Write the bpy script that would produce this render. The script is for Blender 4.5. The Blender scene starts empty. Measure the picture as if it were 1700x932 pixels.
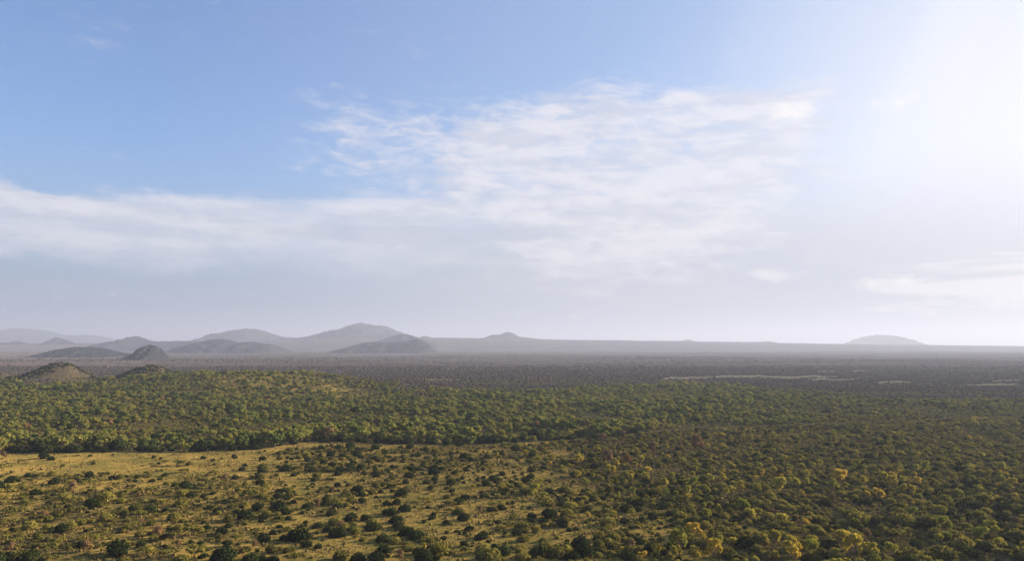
import bpy, math, random
import numpy as np
from math import radians as R

C = bpy.context.scene.collection
rng = np.random.default_rng(7)
random.seed(7)

# ------------------------------------------------------------------ camera, sky, sun, exposure
H = 70.0                     # eye height above the plain
F_PX, W_PX, H_PX = 1250.0, 1700.0, 932.0
PITCH = math.atan(107.0 / F_PX)
SUN_AZ, SUN_EL = 68.0, 16.5  # degrees to the right of the view, degrees above the horizon

cam_d = bpy.data.cameras.new('camera')
cam = bpy.data.objects.new('camera', cam_d); C.objects.link(cam)
cam_d.sensor_width = 36; cam_d.lens = 36 * F_PX / W_PX
cam_d.clip_start = 0.5; cam_d.clip_end = 200000
cam.location = (0, 0, H); cam.rotation_euler = (R(90) + PITCH, 0, 0)
sc = bpy.context.scene; sc.camera = cam
sc.render.resolution_x, sc.render.resolution_y = 1024, 562
sc.view_settings.view_transform = 'Standard'; sc.view_settings.look = 'None'
sc.view_settings.gamma = 1.0; sc.view_settings.exposure = 1.85
sc.cycles.use_denoising = True; sc.cycles.denoiser = 'OPENIMAGEDENOISE'; sc.cycles.denoising_input_passes = 'RGB_ALBEDO_NORMAL'; sc.cycles.denoising_prefilter = 'FAST'
sc.cycles.max_bounces = 5; sc.cycles.diffuse_bounces = 2; sc.cycles.volume_bounces = 0
sc.cycles.transparent_max_bounces = 8
sc.cycles.use_persistent_data = False


def pix_dir(px, py):
    x, y = (px - W_PX / 2) / F_PX, (H_PX / 2 - py) / F_PX
    c, s = math.cos(PITCH), math.sin(PITCH)
    d = (x, c - s * y, s + c * y)          # camera looks along +Y, tilted up by PITCH
    n = math.sqrt(sum(v * v for v in d))
    return tuple(v / n for v in d)


def azel(px, py):
    d = pix_dir(px, py)
    return math.degrees(math.atan2(d[0], d[1])), math.degrees(math.asin(d[2]))


class NT:
    """small helper for building node graphs"""
    def __init__(s, tree):
        s.t = tree; s.n = tree.nodes; s.l = tree.links

    def node(s, typ, **kw):
        n = s.n.new(typ)
        for k, v in kw.items():
            setattr(n, k, v)
        return n

    def put(s, sock, v):
        if isinstance(v, bpy.types.NodeSocket):
            s.l.new(v, sock)
        elif v is not None:
            if hasattr(sock, 'default_value') and hasattr(sock.default_value, '__len__') and not hasattr(v, '__len__'):
                v = [v] * len(sock.default_value)
            if hasattr(sock, 'default_value') and hasattr(sock.default_value, '__len__') and len(sock.default_value) == 4 and len(v) == 3:
                v = tuple(v) + (1,)
            sock.default_value = v

    def m(s, op, a, b=None, c=None, clamp=False):
        n = s.node('ShaderNodeMath', operation=op, use_clamp=clamp)
        for i, v in enumerate((a, b, c)):
            if v is not None:
                s.put(n.inputs[i], v)
        return n.outputs[0]

    def ramp(s, v, a, b, smooth=True, to=(0, 1)):
        n = s.node('ShaderNodeMapRange', interpolation_type='SMOOTHSTEP' if smooth else 'LINEAR')
        n.clamp = True
        s.put(n.inputs['Value'], v); s.put(n.inputs['From Min'], a); s.put(n.inputs['From Max'], b)
        s.put(n.inputs['To Min'], to[0]); s.put(n.inputs['To Max'], to[1])
        return n.outputs[0]

    def mix(s, f, a, b, mode='MIX'):
        n = s.node('ShaderNodeMix', data_type='RGBA', blend_type=mode)
        s.put(n.inputs[0], f); s.put(n.inputs[6], a); s.put(n.inputs[7], b)
        return n.outputs[2]

    def noise(s, vec, scale, detail=4, rough=0.55, dist=0.0):
        n = s.node('ShaderNodeTexNoise')
        s.put(n.inputs['Vector'], vec); n.inputs['Scale'].default_value = scale
        n.inputs['Detail'].default_value = detail; n.inputs['Roughness'].default_value = rough
        n.inputs['Distortion'].default_value = dist
        return n.outputs['Fac']

    def vec(s, x, y, z=0.0):
        n = s.node('ShaderNodeCombineXYZ')
        for i, v in enumerate((x, y, z)):
            s.put(n.inputs[i], v)
        return n.outputs[0]

    def blob(s, u, v, cu, cv, ru, rv, edge=0.5):
        """soft ellipse mask: 1 inside, falling to 0 at the rim"""
        a = s.m('DIVIDE', s.m('SUBTRACT', u, cu), ru)
        b = s.m('DIVIDE', s.m('SUBTRACT', v, cv), rv)
        d = s.m('SQRT', s.m('ADD', s.m('MULTIPLY', a, a), s.m('MULTIPLY', b, b)))
        return s.ramp(d, 1.0, 1.0 - edge)


# ---- world: Nishita sky with a broken high cloud sheet, all as a function of direction
SKY_STRENGTH = 0.05
wd = bpy.data.worlds.new('World'); sc.world = wd; wd.use_nodes = True
T = NT(wd.node_tree); T.n.clear()
sky = T.node('ShaderNodeTexSky', sky_type='NISHITA'); sky.sun_disc = False
sky.sun_elevation = R(SUN_EL); sky.sun_rotation = R(SUN_AZ)
sky.altitude = 900; sky.air_density = 1.0; sky.dust_density = 1.2; sky.ozone_density = 3.0
geo = T.node('ShaderNodeTexCoord'); sep = T.node('ShaderNodeSeparateXYZ')
T.l.new(geo.outputs['Generated'], sep.inputs[0])
X, Y, Z = sep.outputs
u = T.m('MULTIPLY', T.m('ARCTAN2', X, Y), 57.2958)          # azimuth, degrees
v = T.m('MULTIPLY', T.m('ARCSINE', Z), 57.2958)             # elevation, degrees
# warp so that no mask has a plain elliptical outline
w1 = T.m('MULTIPLY', T.m('SUBTRACT', T.noise(T.vec(T.m('MULTIPLY', u, 0.10), T.m('MULTIPLY', v, 0.28), 3.1), 1.0, 5, .6), .5), 9.0)
w2 = T.m('MULTIPLY', T.m('SUBTRACT', T.noise(T.vec(T.m('MULTIPLY', u, 0.10), T.m('MULTIPLY', v, 0.28), 8.7), 1.0, 5, .6), .5), 5.0)
uu, vv = T.m('ADD', u, w1), T.m('ADD', v, w2)


def pb(px0, py0, px1, py1, edge, uu=uu, vv=vv):
    """blob that spans a rectangle given in photo pixels"""
    cu, cv = azel((px0 + px1) / 2, (py0 + py1) / 2)
    ru = abs(azel(px1, (py0 + py1) / 2)[0] - azel(px0, (py0 + py1) / 2)[0]) / 2
    rv = abs(azel((px0 + px1) / 2, py0)[1] - azel((px0 + px1) / 2, py1)[1]) / 2
    return T.blob(uu, vv, cu, cv, ru, rv, edge)


def mx(*a):
    r = a[0]
    for b in a[1:]:
        r = T.m('MAXIMUM', r, b)
    return r


fine = T.noise(T.vec(T.m('MULTIPLY', T.m('ADD', u, T.m('MULTIPLY', v, .8)), 0.34), T.m('MULTIPLY', T.m('ADD', v, T.m('MULTIPLY', w2, .35)), 1.15), 0), 1.0, 9, .66, .5)      # ripples
broad = T.noise(T.vec(T.m('MULTIPLY', u, 0.09), T.m('MULTIPLY', v, 0.30), 4.4), 1.0, 5, .55, .3)
streak = T.noise(T.vec(T.m('MULTIPLY', u, 0.07), T.m('MULTIPLY', v, 0.85), 9.2), 1.0, 6, .6, .25)
sheet = mx(pb(560, 95, 1460, 520, .5), pb(900, 105, 1460, 330, .5), T.m('MULTIPLY', pb(380, 110, 900, 360, .8), .62))
band = mx(pb(-900, 270, 1000, 420, .6), T.m('MULTIPLY', pb(300, 300, 1300, 470, .8), .8), T.m('MULTIPLY', pb(380, 270, 980, 450, .7), .95))
lowv = T.m('MULTIPLY', pb(-100, 330, 1700, 500, .8), .62)
c_sheet = T.ramp(T.m('ADD', T.m('MULTIPLY', sheet, .75), T.m('MULTIPLY', T.m('ADD', T.m('MULTIPLY', T.m('SUBTRACT', fine, .5), 1.35), T.m('MULTIPLY', T.m('SUBTRACT', broad, .5), .8)), 1.0)), .16, .92)
c_band = T.ramp(T.m('ADD', T.m('MULTIPLY', band, .80), T.m('MULTIPLY', T.m('SUBTRACT', streak, .5), 1.1)), .22, 1.0)
c_low = T.ramp(T.m('ADD', T.m('MULTIPLY', lowv, .75), T.m('MULTIPLY', T.m('SUBTRACT', streak, .5), 1.2)), .30, .90)
c_right = T.ramp(T.m('ADD', T.m('MULTIPLY', pb(1130, 375, 2400, 520, .6), .60), T.m('MULTIPLY', T.m('SUBTRACT', streak, .5), 2.4)), .38, .72)
nw = T.m('MULTIPLY', T.m('SUBTRACT', T.noise(T.vec(T.m('MULTIPLY', u, .9), T.m('MULTIPLY', v, 2.0), 1.7), 1.0, 5, .6), .5), 1.6)
us, vs = T.m('ADD', u, T.m('MULTIPLY', nw, 1.6)), T.m('ADD', v, nw)
small = mx(*[T.m('MULTIPLY', pb(a, b, c, d, .7, us, vs), k) for a, b, c, d, k in (
    (1400, 452, 1570, 488, .7), (1215, 445, 1350, 468, .45), (1615, 470, 1760, 500, .8), (1430, 155, 1525, 186, .7),
    (310, 366, 580, 402, .75), (855, 517, 888, 531, .6), (945, 517, 972, 530, .55), (820, 520, 850, 529, .4), (-20, 506, 28, 518, .5),
    (85, 485, 130, 498, .35), (170, 485, 205, 493, .4), (1260, 160, 1375, 205, .6))])
veil = T.ramp(v, 15, 1.5, True, (0.0, .93))
c_soft = T.m('MULTIPLY', pb(-1500, 280, 1550, 450, .75, u, vv), T.m('ADD', .45, T.m('MULTIPLY', streak, .75)), clamp=True)
gap_l = T.ramp(T.m('ADD', T.m('MULTIPLY', pb(330, 345, 1080, 430, .8, u, vs), .62), T.m('MULTIPLY', T.m('SUBTRACT', streak, .5), 2.2)), .35, .62)
dens = mx(c_sheet, c_band, T.m('MULTIPLY', c_soft, .95), T.m('MULTIPLY', c_low, .8))
dens = T.m('MULTIPLY', dens, .80)
cosang = T.m('MAXIMUM', T.m('ADD', T.m('ADD', T.m('MULTIPLY', X, math.sin(R(SUN_AZ)) * math.cos(R(SUN_EL))),
             T.m('MULTIPLY', Y, math.cos(R(SUN_AZ)) * math.cos(R(SUN_EL)))), T.m('MULTIPLY', Z, math.sin(R(SUN_EL)))), 0.0)
glow = T.m('POWER', cosang, 7.0)
# thin haze layer and cloud brightness both grow towards the sun, as scattered light does
thick = T.ramp(T.m('ADD', T.noise(T.vec(T.m('MULTIPLY', u, .13), T.m('MULTIPLY', v, .75), 6.1), 1.0, 6, .65, .4), T.m('MULTIPLY', T.m('SUBTRACT', fine, .5), -.5)), .40, .62)
cl_lit = T.mix(thick, (6.6, 6.4, 6.7), (4.9, 4.95, 5.5))
cl_col = T.mix(1.0, cl_lit, T.vec(T.m('ADD', .9, T.m('MULTIPLY', glow, .5)), T.m('ADD', .9, T.m('MULTIPLY', glow, .48)), T.m('ADD', .92, T.m('MULTIPLY', glow, .42))), 'MULTIPLY')
veil_col = T.mix(glow, (1.75, 2.2, 3.0), (3.0, 2.95, 3.2))
tint = T.mix(1.0, sky.outputs[0], (1.02, 1.13, 1.42), 'MULTIPLY')
tint = T.mix(T.ramp(u, -26, 40, False, (.07, .47)), tint, (4.0, 4.5, 5.6))
# sun glare put into the sky colour as a thin cirrus veil, with slanting streaks
sl = T.noise(T.vec(T.m('ADD', T.m('MULTIPLY', u, .10), T.m('MULTIPLY', v, -.06)), T.m('ADD', T.m('MULTIPLY', v, .02), T.m('MULTIPLY', u, .015)), 2.0), 1.0, 3, .5)
cir = T.m('MULTIPLY', T.blob(u, v, 55.0, 12.0, 50.0, 33.0, .95), T.m('ADD', .60, T.m('MULTIPLY', sl, 1.0)), clamp=True)
base = T.mix(veil, tint, veil_col)
milk = T.m('MULTIPLY', pb(150, 240, 1900, 620, .9, u, v), T.m('ADD', .30, T.m('MULTIPLY', broad, .75)), clamp=True)
base = T.mix(milk, base, (3.7, 3.75, 4.2))
cir = T.m('MULTIPLY', cir, T.ramp(v, .5, 12, True, (.45, 1.0)))
glare_c = T.mix(T.ramp(v, 3, 14), (5.2, 4.7, 4.3), (8.2, 7.9, 8.2))
base = T.mix(T.m('MULTIPLY', cir, .95), base, glare_c)
# the sky's own brightness levels off towards the sun instead of running away
def soft(c, k=8.5):
    sp_ = T.node('ShaderNodeSeparateXYZ'); T.l.new(c, sp_.inputs[0])
    o_ = []
    for s_ in sp_.outputs:
        q_ = T.m('DIVIDE', s_, k)
        o_.append(T.m('DIVIDE', s_, T.m('SQRT', T.m('ADD', 1.0, T.m('MULTIPLY', q_, q_)))))
    return T.vec(*o_)


cl_col = T.mix(T.m('MULTIPLY', gap_l, .85), cl_col, (3.5, 3.65, 4.4))
skyc = T.mix(dens, base, cl_col)
cu = mx(T.m('MULTIPLY', T.m('MULTIPLY', small, .85), T.ramp(fine, .36, .60, True, (.15, 1.0))), T.m('MULTIPLY', c_right, .38))
skyc = soft(T.mix(cu, skyc, T.mix(T.ramp(u, -5, 22), (4.6, 4.5, 4.8), (8.5, 7.9, 7.3))))
bg = T.node('ShaderNodeBackground'); bg.inputs['Strength'].default_value = SKY_STRENGTH
T.put(bg.inputs['Color'], skyc)
wo = T.node('ShaderNodeOutputWorld'); T.l.new(bg.outputs[0], wo.inputs['Surface'])

sun_d = bpy.data.lights.new('sun', 'SUN'); sun_d.energy = 5.0; sun_d.angle = R(0.5); sun_d.color = (1.0, 0.80, 0.56)
sun = bpy.data.objects.new('sun', sun_d); C.objects.link(sun)
sun.rotation_euler = (R(90 - SUN_EL), 0, R(180 - SUN_AZ)); sun.location = (0, 0, 300)
# light comes FROM azimuth SUN_AZ: the lamp's -Z must point away from the sun
from mathutils import Vector
sd = Vector((math.sin(R(SUN_AZ)) * math.cos(R(SUN_EL)), math.cos(R(SUN_AZ)) * math.cos(R(SUN_EL)), math.sin(R(SUN_EL))))
sun.rotation_euler = sd.to_track_quat('Z', 'Y').to_euler()


# ------------------------------------------------------------------ helpers
def mat(name):
    m = bpy.data.materials.new(name); m.use_nodes = True
    n = NT(m.node_tree); n.n.clear()
    o = n.node('ShaderNodeOutputMaterial')
    return m, n, o


def mesh_from(name, verts, faces, mats, fmat=None):
    """verts Nx3, faces list of arrays (each M x k)"""
    me = bpy.data.meshes.new(name)
    me.vertices.add(len(verts)); me.vertices.foreach_set('co', np.asarray(verts, dtype=np.float32).ravel())
    faces = [np.asarray(f) for f in faces if len(f)]
    loops = np.concatenate([f.ravel() for f in faces]) if faces else np.zeros(0, int)
    sizes = np.concatenate([np.full(len(f), f.shape[1]) for f in faces]) if faces else np.zeros(0, int)
    me.loops.add(len(loops)); me.loops.foreach_set('vertex_index', loops.astype(np.int32))
    me.polygons.add(len(sizes))
    me.polygons.foreach_set('loop_start', (np.cumsum(sizes) - sizes).astype(np.int32))
    if fmat is not None:
        me.polygons.foreach_set('material_index', np.asarray(fmat, dtype=np.int32))
    for m in mats:
        me.materials.append(m)
    me.update(calc_edges=True)
    return me


def link(name, me, parent=None):
    o = bpy.data.objects.new(name, me); C.objects.link(o); o.parent = parent
    return o


# cheap smooth value noise for terrain
def vnoise(x, y, seed=0):
    xi, yi = np.floor(x).astype(np.int64), np.floor(y).astype(np.int64)
    xf, yf = x - xi, y - yi
    xf, yf = xf * xf * (3 - 2 * xf), yf * yf * (3 - 2 * yf)

    def h(a, b):
        n = (a * 374761393 + b * 668265263 + seed * 1442695041) & 0xffffffff
        n = ((n ^ (n >> 13)) * 1274126177) & 0xffffffff
        return ((n ^ (n >> 16)) & 0xffff) / 65535.0
    return (h(xi, yi) * (1 - xf) + h(xi + 1, yi) * xf) * (1 - yf) + (h(xi, yi + 1) * (1 - xf) + h(xi + 1, yi + 1) * xf) * yf


def fbm(x, y, octs=4, seed=0):
    r, a, s = 0, 1.0, 0
    for k in range(octs):
        r = r + a * vnoise(x * 2 ** k + 17.3 * k, y * 2 ** k - 9.1 * k, seed + k); s += a; a *= .5
    return r / s - .5


def flat_pt(px, py):
    d = pix_dir(px, py); t = H / -d[2]
    return d[0] * t, d[1] * t


# low rises that belong to the ground itself: centre pixel (on the flat), height, half widths across and along
RISES = []
for px, py, h, sx, sy in ((425, 640, 15, 165, 170), (560, 646, 7, 150, 160), (250, 646, 7, 120, 150),
                          (98, 636, 30, 34, 50), (60, 640, 9, 60, 70), (247, 634, 26, 34, 50), (5, 636, 15, 28, 60), (-60, 636, 20, 40, 60)):
    cx, cy = flat_pt(px, py); RISES.append((cx, cy, h, sx, sy))


def height(x, y):
    x = np.asarray(x, float); y = np.asarray(y, float)
    r = np.sqrt(x * x + y * y)
    z = fbm(x / 90, y / 90, 3, 3) * 1.2 * np.clip(r / 300, 0, 1) + fbm(x / 900, y / 1400, 3, 5) * np.clip((r - 1200) / 3000, 0, 1) * 22
    z = z - np.clip((r - 1200) / 3000, 0, 1) * 2
    for cx, cy, h, sx, sy in RISES:
        d2 = ((x - cx) / sx) ** 2 + ((y - cy) / sy) ** 2
        z = z + h * np.exp(-0.5 * d2 ** 1.15) * (1 + (.55 * fbm(x / 16, y / 30, 4, 13) if sx < 50 else 0))
    hill = np.clip(1 - (r - 6) / 150, 0, 1)       # the slope the photographer stands on
    return z + (H - 1.7) * hill ** 1.15


def project(x, y, z):
    c, s = math.cos(PITCH), math.sin(PITCH)
    dz = z - H
    fy = y * c + dz * s; uy = -y * s + dz * c
    return W_PX / 2 + F_PX * x / fy, H_PX / 2 - F_PX * uy / fy


def ground_hit(px, py):
    d = pix_dir(px, py); t = 150.0
    while t < 60000:
        x, y, z = d[0] * t, d[1] * t, H + d[2] * t
        if z <= float(height(x, y)):
            break
        t += max(1.0, t * .003)
    return d[0] * t, d[1] * t


# ------------------------------------------------------------------ materials
def foliage(name, cols, transl=0.25, seed=0.0):
    """leaf material: colour differs from plant to plant and from leaf cluster to leaf cluster"""
    m, n, o = mat(name)
    oi = n.node('ShaderNodeObjectInfo')
    tc = n.node('ShaderNodeTexCoord')
    att = n.node('ShaderNodeAttribute'); att.attribute_name = 'tone'
    r = n.node('ShaderNodeValToRGB'); cr = r.color_ramp
    while len(cr.elements) > 1:
        cr.elements.remove(cr.elements[-1])
    for i, c in enumerate(cols):
        e = cr.elements[0] if i == 0 else cr.elements.new(i / (len(cols) - 1))
        e.position = i / max(1, len(cols) - 1); e.color = (*c, 1)
    f = n.m('FRACT', n.m('ADD', n.m('MULTIPLY', oi.outputs['Random'], 1.0), seed))
    nz = n.noise(tc.outputs['Object'], 2.2, 2, .5)
    locn = n.noise(oi.outputs['Location'], .018, 3, .6)
    f = n.m('ADD', n.m('MULTIPLY', f, .7), n.m('MULTIPLY', n.m('SUBTRACT', nz, .5), .6), clamp=True)
    f = n.m('ADD', f, n.m('MULTIPLY', n.m('SUBTRACT', locn, .5), 1.7), clamp=True)
    f = n.m('ADD', f, n.m('MULTIPLY', n.m('SUBTRACT', att.outputs['Fac'], .5), .5), clamp=True)
    n.put(r.inputs[0], f)
    d = n.node('ShaderNodeBsdfDiffuse'); n.put(d.inputs['Color'], r.outputs[0])
    t = n.node('ShaderNodeBsdfTranslucent'); n.put(t.inputs['Color'], r.outputs[0])
    mx_ = n.node('ShaderNodeMixShader'); mx_.inputs[0].default_value = transl
    n.l.new(d.outputs[0], mx_.inputs[1]); n.l.new(t.outputs[0], mx_.inputs[2])
    n.l.new(mx_.outputs[0], o.inputs['Surface'])
    return m


M_DARK = foliage('dark_evergreen_leaves', [(.018, .028, .010), (.032, .044, .014), (.055, .062, .020)], .2)
M_OLIVE = foliage('olive_leaves', [(.080, .080, .022), (.175, .162, .038), (.28, .24, .055)], .35, .37)
M_WOOD = foliage('woodland_leaves', [(.040, .066, .022), (.14, .175, .036), (.29, .27, .058), (.16, .15, .045), (.055, .075, .026)], .4, .11)
M_YELLOW = foliage('yellow_leaves', [(.24, .22, .038), (.38, .31, .048), (.52, .37, .058), (.44, .31, .052)], .35, .5)
M_LIME = foliage('yellow_green_leaves', [(.16, .18, .035), (.32, .30, .05), (.38, .32, .055)], .35, .5)
M_RUST = foliage('rust_twigs', [(.15, .105, .055), (.22, .135, .06), (.17, .125, .07)], .1, .2)
M_GREY = foliage('grey_scrub_leaves', [(.068, .062, .054), (.096, .084, .070), (.118, .098, .080), (.082, .078, .060)], .45, .7)
m, n, o = mat('bark'); tc = n.node('ShaderNodeTexCoord')
nz = n.noise(tc.outputs['Object'], 9.0, 4, .6)
b = n.node('ShaderNodeBsdfDiffuse'); n.put(b.inputs['Color'], n.mix(nz, (.09, .065, .045), (.22, .17, .125))); n.l.new(b.outputs[0], o.inputs['Surface'])
M_BARK = m

# ground
m, n, o = mat('savanna_ground'); g = n.node('ShaderNodeNewGeometry'); P = g.outputs['Position']
sp = n.node('ShaderNodeSeparateXYZ'); n.l.new(P, sp.inputs[0]); gx, gy, gz = sp.outputs
P2 = n.vec(gx, gy, 0.0)
n1 = n.noise(P2, .035, 5, .6, .4)      # tens of metres
n2 = n.noise(P2, .35, 6, .7)           # metres
n3 = n.noise(P2, 1.6, 5, .75)          # tufts
n4 = n.noise(P2, .004, 4, .6, .5)
gold = n.mix(n.ramp(n2, .35, .65), (.25, .178, .042), (.40, .285, .078))
olive = n.mix(n.ramp(n2, .35, .65), (.12, .105, .026), (.24, .195, .050))
c = n.mix(n.ramp(n1, .40, .62), gold, olive)
soil = n.mix(n2, (.30, .19, .11), (.42, .29, .18))
c = n.mix(n.m('MULTIPLY', n.ramp(n3, .56, .70), .55), c, soil)
c = n.mix(n.m('MULTIPLY', n.ramp(n3, .47, .36), .75), c, (.055, .050, .020))
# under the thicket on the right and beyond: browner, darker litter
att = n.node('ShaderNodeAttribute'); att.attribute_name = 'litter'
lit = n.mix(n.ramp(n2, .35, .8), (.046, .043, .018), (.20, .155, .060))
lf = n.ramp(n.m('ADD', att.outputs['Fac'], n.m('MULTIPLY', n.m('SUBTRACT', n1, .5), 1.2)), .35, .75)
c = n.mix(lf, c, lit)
dist = n.m('SQRT', n.m('ADD', n.m('MULTIPLY', gx, gx), n.m('MULTIPLY', gy, gy)))
far = n.ramp(dist, 1150, 2000)
nf = n.noise(n.vec(n.m('MULTIPLY', gx, .5), gy, 0), .006, 9, .72)
nf2 = n.noise(n.vec(gx, n.m('MULTIPLY', gy, .3), 5.0), .0007, 6, .6)
farc = n.mix(n.ramp(nf, .38, .64), (.048, .040, .038), (.098, .076, .066))
farc = n.mix(n.m('MULTIPLY', n.ramp(nf2, .50, .68), .45), farc, (.115, .11, .06))
far2 = n.ramp(dist, 1500, 3600)
farc = n.mix(far2, farc, n.mix(n.ramp(nf, .35, .66), (.070, .060, .056), (.140, .114, .100)))
c = n.mix(far, c, farc)
far_ = n.ramp(dist, 1330, 1400)
pale = n.node('ShaderNodeAttribute'); pale.attribute_name = 'pale'
c = n.mix(n.ramp(n.m('ADD', pale.outputs['Fac'], n.m('MULTIPLY', n.m('SUBTRACT', n2, .5), .5)), .35, .6), c, n.mix(far_, n.mix(n2, (.42, .31, .17), (.55, .42, .25)), n.mix(n2, (.15, .13, .09), (.25, .215, .145))))
b = n.node('ShaderNodeBsdfDiffuse'); n.put(b.inputs['Color'], c); b.inputs['Roughness'].default_value = .8
bp = n.node('ShaderNodeBump'); bp.inputs['Distance'].default_value = .5; bp.inputs['Strength'].default_value = .8
n.put(bp.inputs['Height'], n.m('ADD', n3, n.m('MULTIPLY', n2, 1.5))); n.l.new(bp.outputs[0], b.inputs['Normal'])
n.l.new(b.outputs[0], o.inputs['Surface'])
M_GROUND = m

m, n, o = mat('hill_scrub'); g = n.node('ShaderNodeNewGeometry'); P = g.outputs['Position']
a = n.noise(P, .02, 8, .7); a2 = n.noise(P, .0022, 6, .6)
c = n.mix(n.ramp(a, .38, .62), (.008, .014, .020), (.030, .032, .034))
c = n.mix(n.m('MULTIPLY', n.ramp(a2, .58, .72), .4), c, (.065, .058, .050))
b = n.node('ShaderNodeBsdfDiffuse'); n.put(b.inputs['Color'], c); n.l.new(b.outputs[0], o.inputs['Surface'])
M_HILL = m


# ------------------------------------------------------------------ zones, in photo pixels of the flat ground
def interp(px, xs, ys): return np.interp(px, xs, ys)


def wood_front(px): return interp(px, [0, 300, 430, 455, 500, 560, 650, 760, 860, 1000, 1090, 1180, 1300, 1500, 1700], [754, 752, 749, 744, 737, 734, 737, 741, 735, 728, 716, 711, 706, 698, 690])
def wood_back(px): return interp(px, [0, 100, 180, 300, 430, 600, 700, 900, 1100, 1300, 1450, 1700], [645, 650, 648, 640, 634, 648, 657, 652, 640, 650, 662, 668])


PALE = []   # bare or grassy open strips far out: px0,px1,py,half height
for t in ((1095, 1180, 628, 2.2), (1160, 1420, 626.5, 2.6), (1330, 1440, 630, 2.0), (1450, 1520, 635, 2.0), (1590, 1700, 640, 2.0),
          (1640, 1720, 632, 1.2), (1410, 1445, 615.5, 1.3), (1350, 1390, 617, .9), (636, 770, 632.5, 1.5), (735, 765, 612, .9), (1560, 1700, 615, .8)):
    PALE.append(t)


def pale_mask(px, py):
    r = np.zeros_like(px)
    for a, b, c, h in PALE:
        mid, hw = (a + b) / 2, (b - a) / 2
        wob = fbm(px / 28, py * 0 + a, 4, 9) * 5.0
        d = np.sqrt(np.clip((np.abs(px - mid) / hw) ** 4 + (np.abs(py + wob - c) / h) ** 2, 0, 9))
        r = np.maximum(r, np.clip(1.5 - d, 0, 1))
    return r


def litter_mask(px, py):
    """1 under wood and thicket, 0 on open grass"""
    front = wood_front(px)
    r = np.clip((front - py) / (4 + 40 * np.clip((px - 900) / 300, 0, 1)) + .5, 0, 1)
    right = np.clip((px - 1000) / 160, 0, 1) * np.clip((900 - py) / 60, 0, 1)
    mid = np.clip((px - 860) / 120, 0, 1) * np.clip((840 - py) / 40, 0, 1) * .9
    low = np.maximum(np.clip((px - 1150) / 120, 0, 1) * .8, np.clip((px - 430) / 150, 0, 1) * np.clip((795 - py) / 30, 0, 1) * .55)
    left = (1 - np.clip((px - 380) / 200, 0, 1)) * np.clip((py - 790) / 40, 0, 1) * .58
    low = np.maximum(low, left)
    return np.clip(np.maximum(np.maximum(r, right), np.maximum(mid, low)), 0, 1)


# ------------------------------------------------------------------ ground sheet
na, nr = 900, 420
ang = np.concatenate([np.linspace(-42, 42, na - 80), np.linspace(42, 318, 82)[1:-1]])
ang = np.radians(ang); na = len(ang)
rad = np.concatenate([[0.01], np.geomspace(2, 90000, nr - 1)])
A, Rr = np.meshgrid(ang, rad)
gxv, gyv = Rr * np.sin(A), Rr * np.cos(A)
gzv = height(gxv, gyv)
gzv -= np.clip((Rr - 30000) / 60000, 0, 1) * 30
i0 = (np.arange(nr - 1)[:, None] * na + np.arange(na)[None, :])
i1 = (np.arange(nr - 1)[:, None] * na + (np.arange(na)[None, :] + 1) % na)
quads = np.stack([i0, i0 + na, i1 + na, i1], -1).reshape(-1, 4)
V = np.stack([gxv, gyv, gzv], -1).reshape(-1, 3)
me = mesh_from('ground', V, [quads], [M_GROUND])
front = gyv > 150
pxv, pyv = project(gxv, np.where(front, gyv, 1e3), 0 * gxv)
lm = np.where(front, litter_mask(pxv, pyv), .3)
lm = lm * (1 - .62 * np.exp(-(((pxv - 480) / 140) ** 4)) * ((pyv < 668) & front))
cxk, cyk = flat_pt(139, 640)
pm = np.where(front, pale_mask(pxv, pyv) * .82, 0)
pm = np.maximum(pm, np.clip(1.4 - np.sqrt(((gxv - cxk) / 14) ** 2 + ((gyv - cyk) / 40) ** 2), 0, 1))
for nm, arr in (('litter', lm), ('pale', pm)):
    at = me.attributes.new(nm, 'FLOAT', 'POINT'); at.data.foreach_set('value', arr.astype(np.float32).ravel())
me.polygons.foreach_set('use_smooth', np.ones(len(me.polygons), bool))
ground = link('ground', me); ground['kind'] = 'structure'


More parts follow.
